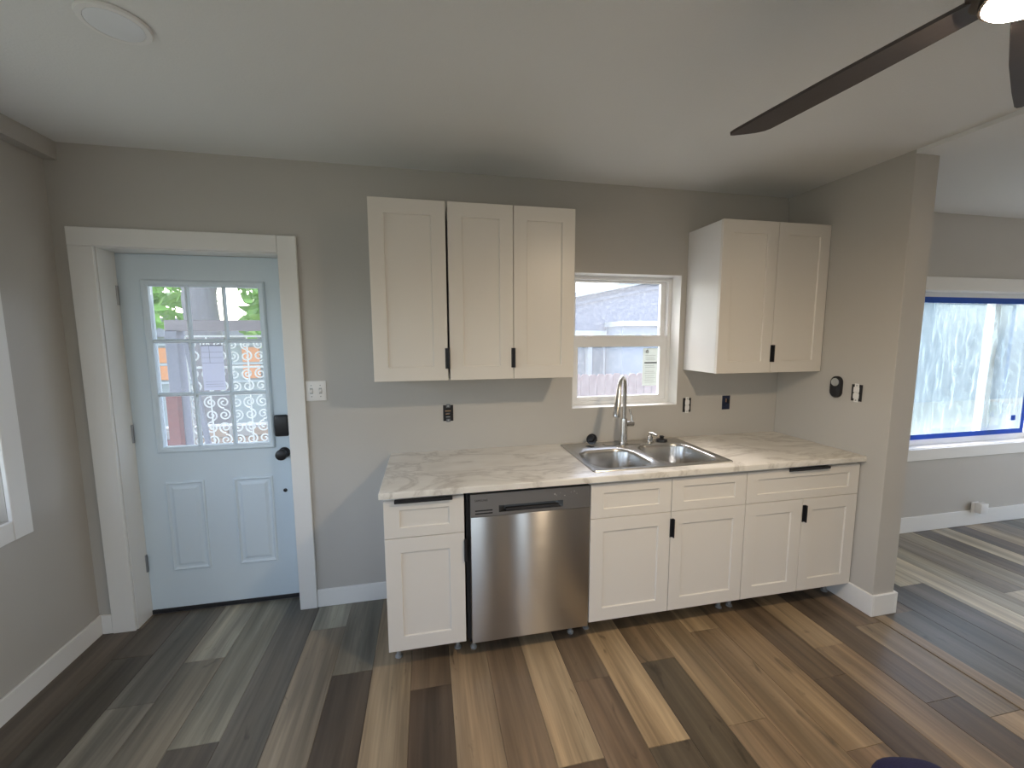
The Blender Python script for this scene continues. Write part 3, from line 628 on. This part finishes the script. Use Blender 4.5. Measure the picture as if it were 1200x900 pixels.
tag(bs, 'black rubber sink stopper lying beside the soap dispenser', 'stopper')

# ================================================================== DISHWASHER
dw = thing('dishwasher', ((D0+C2)/2, -.31, 0), 'stainless steel dishwasher with black strip controls between white base cabinets', 'dishwasher')
dw['label'] = 'brushed stainless steel dishwasher built in between white base cabinets'
dx0, dx1 = D0+.004, C2-.003
box('tub', DARKGAP, dw, D0-.014, C2-.002, -.58, -.03, .10, .868)
dm = MB().box(dx0, dx1, YB, YB+.035, .102, .740, bev=.003, seg=2)
uv = dm.bm.loops.layers.uv.new('brush')
for f_ in dm.bm.faces:
    for lp in f_.loops: lp[uv].uv = (lp.vert.co.z, lp.vert.co.x)
dm.build('door_panel', BRUSHED, dw, smooth=True)
hx0, hx1, hz0, hz1 = 1.565, 1.885, .757, .790
cp_ = MB().grid([dx0, hx0, hx1, dx1], [.7415, hz0, hz1, .8515], holes((hx0, hx1, hz0, hz1)), 'y', YB+.0003, YB+.030); cp_.build('control_panel', PANELG, dw)
pk = MB(); pk.rings([[(hx0, YB+.001, hz0), (hx1, YB+.001, hz0), (hx1, YB+.001, hz1), (hx0, YB+.001, hz1)], [(hx0+.03, YB+.022, hz0+.004), (hx1-.03, YB+.022, hz0+.004), (hx1-.03, YB+.028, hz1-.002), (hx0+.03, YB+.028, hz1-.002)]], cap0=False)
pk.build('handle_pocket', mat('pocket_shade_steel', (.13, .13, .13), .5, metal=1, var=.03), dw)  # steel darkened in its colour for the shade inside the recess
box('pocket_shade_strip', DARKGAP, dw, hx0+.035, hx1-.02, YB+.004, YB+.02, hz0+.0015, hz0+.014, bev=.001)  # dark strip painting the shade line along the groove's bottom
for z in (.771, .757): box('vent_slot', BLACKM, dw, 1.452, 1.535, YB-.0006, YB+.002, z-.0028, z+.0028)
for x, z, s in ((1.842, .823, .0035), (1.893, .812, .0025), (1.942, .830, .0022), (1.850, .817, .0018), (1.955, .817, .0016), (1.925, .826, .0014), (1.87, .826, .0014)):
    MB().lathe([(s, 0), (s, .0008), (0, .0009)], (x, YB+.0003, z), (0, -1, 0), 10).build('indicator', PLASTIC, dw)
def text(body, size, loc, rot, m_, par, name):
    cu = bpy.data.curves.new(name, 'FONT'); cu.body = body; cu.size = size; cu.extrude = .0003; cu.resolution_u = 2
    tmp = bpy.data.objects.new(name, cu); COL.objects.link(tmp); dg = bpy.context.evaluated_depsgraph_get()
    me = bpy.data.meshes.new_from_object(tmp.evaluated_get(dg)); bpy.data.objects.remove(tmp); bpy.data.curves.remove(cu)
    me.materials.clear(); me.materials.append(m_)
    o = bpy.data.objects.new(name, me); COL.objects.link(o); o.parent = par; o.location = Vector(loc)-org(par); o.rotation_euler = rot
    return o
tx = text('SAMSUNG', .0135, (1.450, YB-.0002, .8165), (PI/2, 0, 0), BLACK, dw, 'brand_lettering')
for x in (D0+.02, C2-.06):
    MB().lathe([(.015, 0), (.017, .010), (.012, .018), (.007, .022), (.007, .101)], (x, -.52, 0), seg=14).build('foot', LEGP, dw, smooth=True)
    MB().lathe([(.020, 0), (.022, .012), (.014, .020), (.008, .024), (.008, .101)], (x, -.10, 0), seg=14).build('foot', LEGP, dw, smooth=True)
box('kick_plate', DARKGAP, dw, dx0, dx1, -.50, -.49, .02, .10)

# ================================================================== WALL FITTINGS
sw = thing('light_switch', (.634, 0, 1.23), 'white two-gang light switch plate next to the entry door', 'switch')
MB().box(.583, .690, -.006, -.0002, 1.231, 1.343, bev=.003, seg=2).build('plate', PLASTIC, sw, smooth=True)
for x in (.613, .660):
    MB().prism([(-.006, 1.277), (-.006, 1.297), (-.020, 1.286), (-.018, 1.279)], 'x', x-.0055, x+.0055).build('toggle', PLASTIC, sw)
    MB().box(x-.008, x+.008, -.0068, -.0058, 1.270, 1.304).build('slot', SILVER, sw)
    for z in (1.256, 1.318): MB().lathe([(.0035, 0), (.0035, .0008), (0, .001)], (x, -.006, z), (0, -1, 0), 10).build('screw', SILVER, sw)
def outlet(name, label, P, cat, boxm, devm, dev):
    """open wall box without cover plate; P maps (u, depth, v) to world, u right, v up, depth out of the wall"""
    t = thing(name, P(0, 0, -.05), label, cat)
    def bx(nm, m_, u0, u1, d0, d1, v0, v1, bev=0):
        a, b = P(u0, d0, v0), P(u1, d1, v1)
        return box(nm, m_, t, min(a[0], b[0]), max(a[0], b[0]), min(a[1], b[1]), max(a[1], b[1]), min(a[2], b[2]), max(a[2], b[2]), bev=bev)
    bx('wall_box', boxm, -.030, .030, .0004, .003, -.048, .048)
    if dev:
        bx('yoke', devm, -.012, .012, .0032, .005, -.054, .054)
        bx('receptacle', devm, -.0165, .0165, .0032, .010, -.034, -.002, bev=.003); bx('receptacle', devm, -.0165, .0165, .0032, .010, .002, .034, bev=.003)
        for v in (-.043, .043): bx('screw', SILVER, -.004, .004, .0052, .0065, v-.004, v+.004)
    return t, bx
PB = lambda x, z: (lambda u, d, v: (x+u, -d, z+v))
PRW = lambda y, z: (lambda u, d, v: (XR-d, y-u, z+v))
t, bx = outlet('outlet_box', 'uncovered dark outlet with bare wiring under the single-door wall cabinet', PB(1.367, 1.131), 'outlet', BLACKM, INK, True)
for o in t.children:
    if o.name.startswith('receptacle'): o.data.materials[0] = BLACK
bx('wire', COPPER, -.019, .014, .0102, .012, .012, .017); bx('wire', COPPER, -.016, .006, .0102, .012, -.006, -.002); bx('terminal', SILVER, -.014, .010, .0102, .012, -.024, -.020)
outlet('outlet', 'white outlet without cover plate between sink window and corner cabinet', PB(2.972, 1.121), 'outlet', BLACKM, PLASTIC, True)
t, bx = outlet('wiring_box', 'open blue electrical box under the corner wall cabinet', PB(3.276, 1.127), 'outlet', BOXBLUE, PLASTIC, False)
for a in ((-.022, -.004, .010, .030), (-.02, .004, -.024, -.012), (.008, .024, -.006, .022)): bx('wire_bundle', BLACKM if a[0] > 0 else BOXBLUE, a[0], a[1], .0032, .012, a[2], a[3], bev=.002)
bx('wire', COPPER, -.012, -.006, .0125, .014, .005, .03)
outlet('outlet', 'white outlet without cover plate on the partition wall', PRW(-.560, 1.255), 'outlet', BLACKM, PLASTIC, True)
wc = thing('wall_control', (XR, -.441, 1.21), 'black pill-shaped wall control with round silver dial', 'control')
pp = []
for k in range(13): t_ = PI*k/12; pp.append((-.441+.034*math.cos(t_), 1.306+.036*math.sin(t_)))
for k in range(13): t_ = PI+PI*k/12; pp.append((-.441+.034*math.cos(t_), 1.247+.036*math.sin(t_)))
cc = Vector((0, -.441, 1.2765))
def sh(s_): return [((p[0]+.441)*s_-.441, (p[1]-1.2765)*s_+1.2765) for p in pp]
MB().rings([[(XR-.0003, a, b) for a, b in sh(1)], [(XR-.014, a, b) for a, b in sh(1)], [(XR-.019, a, b) for a, b in sh(.93)], [(XR-.020, a, b) for a, b in sh(.8)]]).build('body', BLACK, wc, smooth=True)
MB().lathe([(.024, 0), (.024, .003), (.019, .0045), (.016, .003), (0, .003)], (XR-.0198, -.441, 1.306), (-1, 0, 0), 24).build('dial', SILVER, wc, smooth=True)
pa = thing('plug_adapter', (5.73, -.014, .11), 'white plug-in adapter block on the baseboard under the plastic-covered window', 'adapter')
MB().box(5.660, 5.735, -.022, -.0145, .112, .205, bev=.003).build('plate', PLASTIC, pa); MB().box(5.690, 5.775, -.065, -.0225, .118, .200, bev=.006, seg=2).build('block', PLASTIC, pa, smooth=True)

# ================================================================== PLASTIC SHEET + TAPE
ps = MB(); nx, nz = 60, 50; px0, px1, pz0, pz1 = FO[0]+.012, 6.235, .765, 1.872
vs = []
for j in range(nz+1):
    row = []
    for i in range(nx+1):
        u, v = i/nx, j/nz; edge = min(1, 6*min(u, 1-u, v, 1-v))
        d = .006*math.sin(22*u+9*v)+.005*math.sin(41*u-17*v+1)+.004*math.sin(13*v+60*u*(.4+v))+.003*math.sin(90*u+25*v)
        row.append(ps.bm.verts.new((px0+u*(px1-px0), .058+d*edge, pz0+v*(pz1-pz0))))
    vs.append(row)
for j in range(nz):
    for i in range(nx): ps.bm.faces.new((vs[j][i], vs[j][i+1], vs[j+1][i+1], vs[j+1][i]))
ps = ps.build('plastic_sheet', FILM, smooth=True); tag(ps, 'clear wrinkled plastic sheeting taped over the wide window', 'plastic sheet')
def tape(name, label, d): o = MB().box(*d).build(name, TAPE); tag(o, label, 'tape'); return o
tape('painters_tape', 'blue painters tape along the top of the plastic sheeting', (FO[0]+.004, 6.245, .044, .0455, 1.838, 1.882))
tape('painters_tape', 'blue painters tape along the bottom of the plastic sheeting', (FO[0]+.004, 6.215, .044, .0455, .752, .792))
tape('painters_tape', 'blue painters tape down the side edge of the plastic sheeting', (6.216, 6.256, .044, .0455, .752, 1.837))
tape('tape_patch', 'small square of blue tape on the plastic sheeting', (6.10, 6.15, .044, .0455, .865, .91))
# papers on the glass
nd = thing('paper_notice', (.08, .137, 1.30), 'white printed paper on the middle glass lite of the entry door', 'paper')
MB().box(.018, .128, .1345, .1352, 1.291, 1.545).build('sheet', PAPER, nd)
for z, a, b, t_ in ((1.5425, .018, .128, .004), (1.505, .02, .126, .0012), (1.475, .02, .126, .0012), (1.445, .02, .126, .0012), (1.325, .03, .12, .0012), (1.312, .03, .12, .0012), (1.34, .03, .12, .001)):
    MB().box(a, b, .1338, .1344, z-t_/2, z+t_/2).build('printed_line', INK, nd)
MB().box(.0585, .0597, .1338, .1344, 1.445, 1.541).build('printed_line', INK, nd)
es_ = thing('window_sticker', (2.754, .113, 1.246), 'pale printed sticker on the lower sash of the sink window', 'sticker')
MB().box(2.700, 2.810, .1145, .1152, 1.247, 1.505).build('sheet', STICK, es_)
MB().box(2.712, 2.805, .1138, .1144, 1.400, 1.410).build('printed_bar', INK, es_)
for i, z in enumerate((1.455, 1.440, 1.428, 1.385, 1.374, 1.345, 1.333, 1.315, 1.30, 1.285, 1.27)):
    MB().box(2.714+.004*(i % 3), 2.796-.009*(i % 2), .1138, .1144, z-.0012, z+.0012).build('printed_line', SILVER, es_)
MB().prism([(2.720, 1.472), (2.742, 1.472), (2.742, 1.484), (2.731, 1.496), (2.720, 1.484)], 'y', .1138, .1144).build('printed_house_mark', INK, es_)
MB().prism([(2.724, 1.4755), (2.738, 1.4755), (2.738, 1.482), (2.731, 1.490), (2.724, 1.482)], 'y', .1132, .1137).build('printed_house_mark', STICK, es_)

# ================================================================== CEILING THINGS
cdn = thing('ceiling_disc_light', (.371, -.930, H-.012), 'slim white round ceiling light, switched off', 'ceiling light')
MB().lathe([(.086, 0), (.088, -.004), (.084, -.010), (.070, -.011), (.069, -.009), (0, -.009)], (.371, -.930, H-.0002), seg=48).build('trim_ring', PLASTIC, cdn, smooth=True)
MB().lathe([(.0685, 0), (.0685, -.0015), (.06, -.003), (0, -.003)], (.371, -.930, H-.0095), seg=48).build('lens', mat('lens_white', (.78, .80, .82), .3, var=.01), cdn, smooth=True)
HX, HY, HZ = 2.388, -1.85, 2.25
fan = thing('ceiling_fan', (HX, HY, H), 'dark brown five-blade ceiling fan with a lit dome light', 'ceiling fan')
MB().lathe([(.065, 0), (.065, -.03), (.045, -.055), (.016, -.06)], (HX, HY, H-.0005), seg=28).build('canopy', FANM, fan, smooth=True)
MB().lathe([(.012, H-.05-HZ), (.012, .05)], (HX, HY, HZ), seg=14).build('downrod', FANM, fan, smooth=True)
MB().lathe([(.03, .075), (.09, .06), (.105, .03), (.105, -.005), (.07, -.02), (.06, -.025)], (HX, HY, HZ), seg=36).build('motor_housing', FANM, fan, smooth=True)
for k in range(5):
    a = math.radians(98-72*k)
    mt = Matrix.Translation((HX, HY, HZ)) @ Matrix.Rotation(a, 4, 'Z') @ Matrix.Rotation(math.radians(-7), 4, 'X')
    pts = [(.085, .046), (.18, .052), (.35, .060), (.52, .062), (.635, .061), (.652, .057), (.659, .048), (.657, .034), (.647, .000), (.634, -.034), (.620, -.054), (.602, -.062), (.52, -.062), (.35, -.060), (.18, -.052), (.085, -.046)]
    bl = MB().prism(pts, 'z', -.004, .004).xform(mt).build('blade', FANB, fan)
    MB().box(.085, .20, -.02, .02, .0042, .009, bev=.002).xform(mt).build('blade_bracket', FANM, bl)
MB().lathe([(.070, -.006), (.084, -.008), (.086, -.030), (.082, -.032)], (HX, HY, HZ), seg=36).build('light_pan', FANM, fan, smooth=True)
MB().lathe([(.081, -.0315), (.077, -.036), (.060, -.040), (.035, -.042), (.015, -.0428), (0, -.043)], (HX, HY, HZ), seg=36).build('light_dome', LAMP, fan, smooth=True)

# ================================================================== NAVY CLOTH THING AT THE FRONT
nv = thing('cloth_bag', (2.70, -1.72, 0), 'navy blue cloth bag slumped on the plank floor', 'bag')
mt = Matrix.Translation((2.725, -1.668, .109)) @ Matrix.Rotation(math.radians(-16), 4, 'Z')
bm_ = MB(); bmesh.ops.create_uvsphere(bm_.bm, u_segments=40, v_segments=24, radius=1)
for v in bm_.bm.verts:
    x, y, z = v.co; f_ = lambda t: math.copysign(abs(t)**.62, t)
    v.co = Vector((f_(x)*.135, f_(y)*.155, max(f_(z)*.110, -.1085)*(1+.03*math.sin(3*x+2*y))))
bm_.xform(mt).build('body', NAVY, nv, smooth=True)
for sx in (-.055, .055):
    MB().tube([(sx-.02, -.06, .098), (sx-.022, -.11, .100), (sx, -.150, .075), (sx+.022, -.168, .03), (sx+.02, -.160, -.02)], .007, 8).xform(mt).build('handle', NAVYP, nv, smooth=True)

# ================================================================== OUTDOORS
gd = MB().box(-14, 18, WT+.01, 22, -.42, -.40).build('yard_ground', GRASS); struct(gd, 'patchy yard ground outside the house', 'ground')
pc = MB().box(-2.6, 1.4, WT+.012, 2.2, -.40, -.02, bev=.01).build('porch_slab', CONC); struct(pc, 'grey concrete porch slab outside the entry door', 'porch')
gd2 = MB().box(-16, XL-.2, -14, WT+.009, -.42, -.40).build('side_yard_ground', GRASS); struct(gd2, 'yard ground beside the side wall window', 'ground')
gd3 = MB().box(XL-.19, 18, -16, YREAR-.2, -.42, -.40).build('rear_yard_ground', GRASS); struct(gd3, 'yard ground beyond the rear window', 'ground')
gd4 = MB().box(XFAR+.2, 18, YREAR-.19, WT+.008, -.42, -.40).build('patio_ground', CONC); struct(gd4, 'pale paving outside the patio door', 'ground')
pr_ = thing('added_porch_roof', (-.3, 1.1, 2.35), None, None); struct(pr_, 'unseen grey boarded porch roof added to shade the porch', 'roof')  # unseen roof added to shade the porch and dim the door view
box('deck', ROOFM, pr_, -2.2, 1.5, WT+.012, 2.1, 2.40, 2.46)
for x in (-2.0, -1.0, 0, 1.0): box('rafter', POSTM, pr_, x-.03, x+.03, WT+.012, 2.05, 2.30, 2.3995)
# iron gate with timber frame beyond the entry door (y about 1.5)
gt = thing('porch_gate', (-.45, 1.5, -.02), 'timber framed porch gate with white scrolled ironwork beyond the entry door', 'gate')
GY = 1.5
box('top_beam', BEAMM, gt, -.86, .35, GY-.04, GY+.05, 1.645, 1.735, bev=.004)
box('post', POSTM, gt, -.855, -.765, GY-.06, GY+.06, -.02, 1.644, bev=.004); box('post', POSTM, gt, .20, .30, GY-.05, GY+.05, -.02, 1.644, bev=.004)
for z in (1.60, 1.335, 1.10, .62): box('rail', IRONW, gt, -.724, .20, GY-.012, GY+.012, z-.008, z+.008)
def spiral(cx, cz, r, turns, a0, s_):
    return [(cx+r*(1-.8*k/22)*math.cos(a0+s_*turns*2*PI*k/22), GY, cz+r*(1-.8*k/22)*math.sin(a0+s_*turns*2*PI*k/22)) for k in range(23)]
for row, (zc, r) in enumerate(((1.275, .055), (1.17, .055), (1.03, .06), (.92, .055), (.81, .06), (.70, .055), (1.53, .05), (1.43, .055))):
    for i in range(9):
        cx = -.69+i*.102
        MB().tube(spiral(cx, zc, r*.86, 1.5, PI/2 if (i+row) % 2 else -PI/2, 1 if i % 2 else -1), .0065, 5).build('scroll', IRONW, gt, smooth=True)
for i in range(7): MB().tube([(-.735+i*.155, GY, .62), (-.735+i*.155, GY, 1.6)], .006, 6).build('bar', IRONW, gt)
ln = MB().prism([(-.655, 1.58), (-.625, 1.58), (-.44, -.02), (-.475, -.02)], 'y', 1.30, 1.33).build('leaning_board', POSTM); ln.location.z -= .0
tag(ln, 'bluish grey board leaning against the porch gate', 'board')
# low brick planter + orange brick garage
wp = MB().box(-.845, -.760, 1.36, 1.42, -.02, 1.12, bev=.004).build('fence_post', REDB); tag(wp, 'short red-brown timber post in front of the porch gate', 'post')
pl = thing('brick_planter', (-.6, 2.6, -.4), 'low mixed red and grey brick planter behind the porch gate', 'planter')
rng_ = random.Random(3)
core = box('core', CONC, pl, -2.4, .6, 2.54, 2.70, -.4, .62)
for r_ in range(9):
    for i in range(12):
        x = -2.4+i*.25+(.125 if r_ % 2 else 0)
        if x+.24 > .62: continue
        box('brick', rng_.choice((REDB, CONC, TANB, CONC)), pl, x, x+.238, 2.515, 2.5395, -.25+r_*.095, -.25+r_*.095+.083, bev=.003)
gar = thing('garage', (-3.7, 7.4, -.4), 'grey garage with orange panels far beyond the porch gate', 'building')
box('wall', GREYW, gar, -6.2, -1.2, 7.0, 10, -.4, 1.62); MB().prism([(-6.4, 1.62), (-1.0, 1.62), (-3.7, 2.0)], 'y', 6.85, 10.2).build('roof', ROOFM, gar)
for x0, x1 in ((-4.02, -3.70), (-2.46, -2.14), (-5.4, -5.1)):
    for z0, z1 in ((.76, 1.04), (1.10, 1.40)): box('orange_panel', ORANGE, gar, x0, x1, 6.96, 6.995, z0, z1)
for z in (.70, 1.07, 1.46): box('trim_band', WHITEOUT, gar, -6.2, -1.2, 6.955, 6.998, z-.022, z+.022)
# trees
def leaf_cloud(name, m_, par, c, rad, n, size, seed):
    r = random.Random(seed); mb = MB()
    for _ in range(n):
        while True:
            p = Vector((r.uniform(-1, 1), r.uniform(-1, 1), r.uniform(-1, 1)))
            if .25 < p.length < 1: break
        p = Vector((p.x*rad[0], p.y*rad[1], p.z*rad[2]))+Vector(c)
        a = Vector((r.uniform(-1, 1), r.uniform(-1, 1), r.uniform(-1, 1))).normalized(); b = a.orthogonal().normalized(); s_ = size*r.uniform(.6, 1.3)
        vs_ = [mb.bm.verts.new(q) for q in (p-a*s_, p+b*s_*.5, p+a*s_, p-b*s_*.5)]; mb.bm.faces.new(vs_)
    o = mb.build(name, m_, par); o['kind'] = 'stuff'; return o
def tree(loc, label, trunk_r, h, crowns, seed, group=None):
    t = thing('tree', loc, label, 'tree'); x, y, z = loc
    MB().tube([(x, y, z), (x+.02, y, z+h*.3), (x-.05, y, z+h*.6), (x+.1, y, z+h)], trunk_r, 14, radii=[trunk_r*1.25, trunk_r, trunk_r*.9, trunk_r*.45]).build('trunk', BARK, t, smooth=True)
    MB().tube([(x, y, z+h*.55), (x-.5, y+.1, z+h*.8), (x-.9, y+.1, z+h)], .08, 8, radii=[trunk_r*.5, .07, .04]).build('branch', BARK, t, smooth=True)
    MB().tube([(x, y, z+h*.6), (x+.5, y-.1, z+h*.85), (x+1.0, y, z+h*1.05)], .08, 8, radii=[trunk_r*.5, .07, .04]).build('branch', BARK, t, smooth=True)
    for i, (c_, rd, n_, m_) in enumerate(crowns): leaf_cloud('foliage', m_, t, c_, rd, n_, .12, seed+i)
    return t
tree((-1.72, 4.0, -.4), 'large grey-barked shade tree between the porch gate and garage', .22, 4.2,
     [((-2.6, 4.6, 2.6), (.75, .8, .9), 620, LEAF), ((-1.0, 4.3, 2.8), (.5, .8, .85), 560, LEAF), ((-1.0, 4.4, 1.8), (.4, .5, .35), 150, LEAF), ((-1.8, 4.5, 4.2), (1.8, 1.2, .8), 900, LEAF)], 11)
tree((3.2, 13.5, -.4), 'leafy tree rising behind the grey neighbouring house', .2, 4.0, [((3.2, 13.5, 4.6), (2.6, 1.8, 2.0), 1400, LEAFD)], 31)
# neighbouring house + fence outside the sink window
nh = thing('neighbour_house', (6, 6, -.4), 'grey-blue neighbouring house with a white-trimmed sloping roof', 'house')
g_ = MB(); g_.prism([(3.4, -.4), (9.4, -.4), (9.4, 2.17), (6.3, 2.80), (3.4, 2.22)], 'y', 6.0, 10); g_.build('wall', HOUSE, nh)
MB().prism([(3.1, 2.165), (6.3, 2.805), (9.7, 2.125), (9.7, 2.23), (6.3, 2.91), (3.1, 2.27)], 'y', 5.75, 10.3).build('roof', WHITEOUT, nh)
MB().prism([(3.4, 2.06), (6.3, 2.64), (6.3, 2.70), (3.4, 2.12)], 'y', 5.93, 5.985).build('rake_shadow_board', HOUSE, nh)
box('annex_wall', HOUSEL, nh, 5.10, 8.5, 5.2, 5.98, -.4, 1.80); box('annex_fascia', WHITEOUT, nh, 5.06, 8.6, 5.1, 5.98, 1.80, 1.90)
box('eave_band', WHITEOUT, nh, 3.2, 5.05, 5.85, 5.98, 1.62, 1.72)
for x0, x1 in ((4.28, 4.61), (4.74, 5.02)):
    f_ = winframe(MB(), x0-.05, x1+.05, .55, 1.58, .045, 'y', 5.93, 5.985).build('window', WHITEOUT, nh); box('pane', DGLASS, f_, x0, x1, 5.95, 5.96, .60, 1.53)
box('white_post', WHITEOUT, nh, 4.62, 4.71, 5.80, 5.90, -.4, 1.60)
fn = thing('picket_fence', (4.6, 3.6, -.4), 'reddish brown wooden fence outside the sink window', 'fence')
for z in (-.05, .75): box('rail', FENCE, fn, 2.4, 7.0, 3.62, 3.66, z-.04, z+.04)
for i in range(34):
    x = 2.4+i*.135; hh = 1.0+rng_.uniform(-.012, .012)
    MB().prism([(x, -.4), (x+.128, -.4), (x+.128, hh-.03), (x+.1, hh), (x+.028, hh), (x, hh-.03)], 'y', 3.60, 3.619).build('picket', FENCE, fn)

# backdrop house added to darken the bright sky behind the plastic sheeting
ph = thing('backdrop_house', (15.5, 8, -.4), 'backdrop house added to dim the sky behind the plastic sheeting', 'house')
box('wall', mat('backdrop_stucco', (.10, .145, .16), .9, var=.08, vscale=2), ph, 10.5, 21, 7.0, 11, -.4, 3.1)
MB().prism([(10.2, 3.1), (21.3, 3.1), (15.7, 4.6)], 'y', 6.7, 11.3).build('roof', ROOFM, ph)

fl2 = thing('added_ceiling_light', (5.6, -2.6, HF), 'unseen round flush ceiling light added to warm the adjoining room', 'ceiling light')  # unseen lamp added to warm the far room's wall
MB().lathe([(.16, -.0005), (.165, -.03), (.150, -.035)], (5.6, -2.6, HF), seg=36).build('pan', FANM, fl2, smooth=True)
LAMP2 = LAMP.copy(); LAMP2.name = 'added_lamp_diffuser'; LAMP2.node_tree.nodes['Emission'].inputs[1].default_value = 30
MB().lathe([(.149, -.0355), (.14, -.06), (.10, -.08), (0, -.092)], (5.6, -2.6, HF), seg=36).build('dome', LAMP2, fl2, smooth=True)
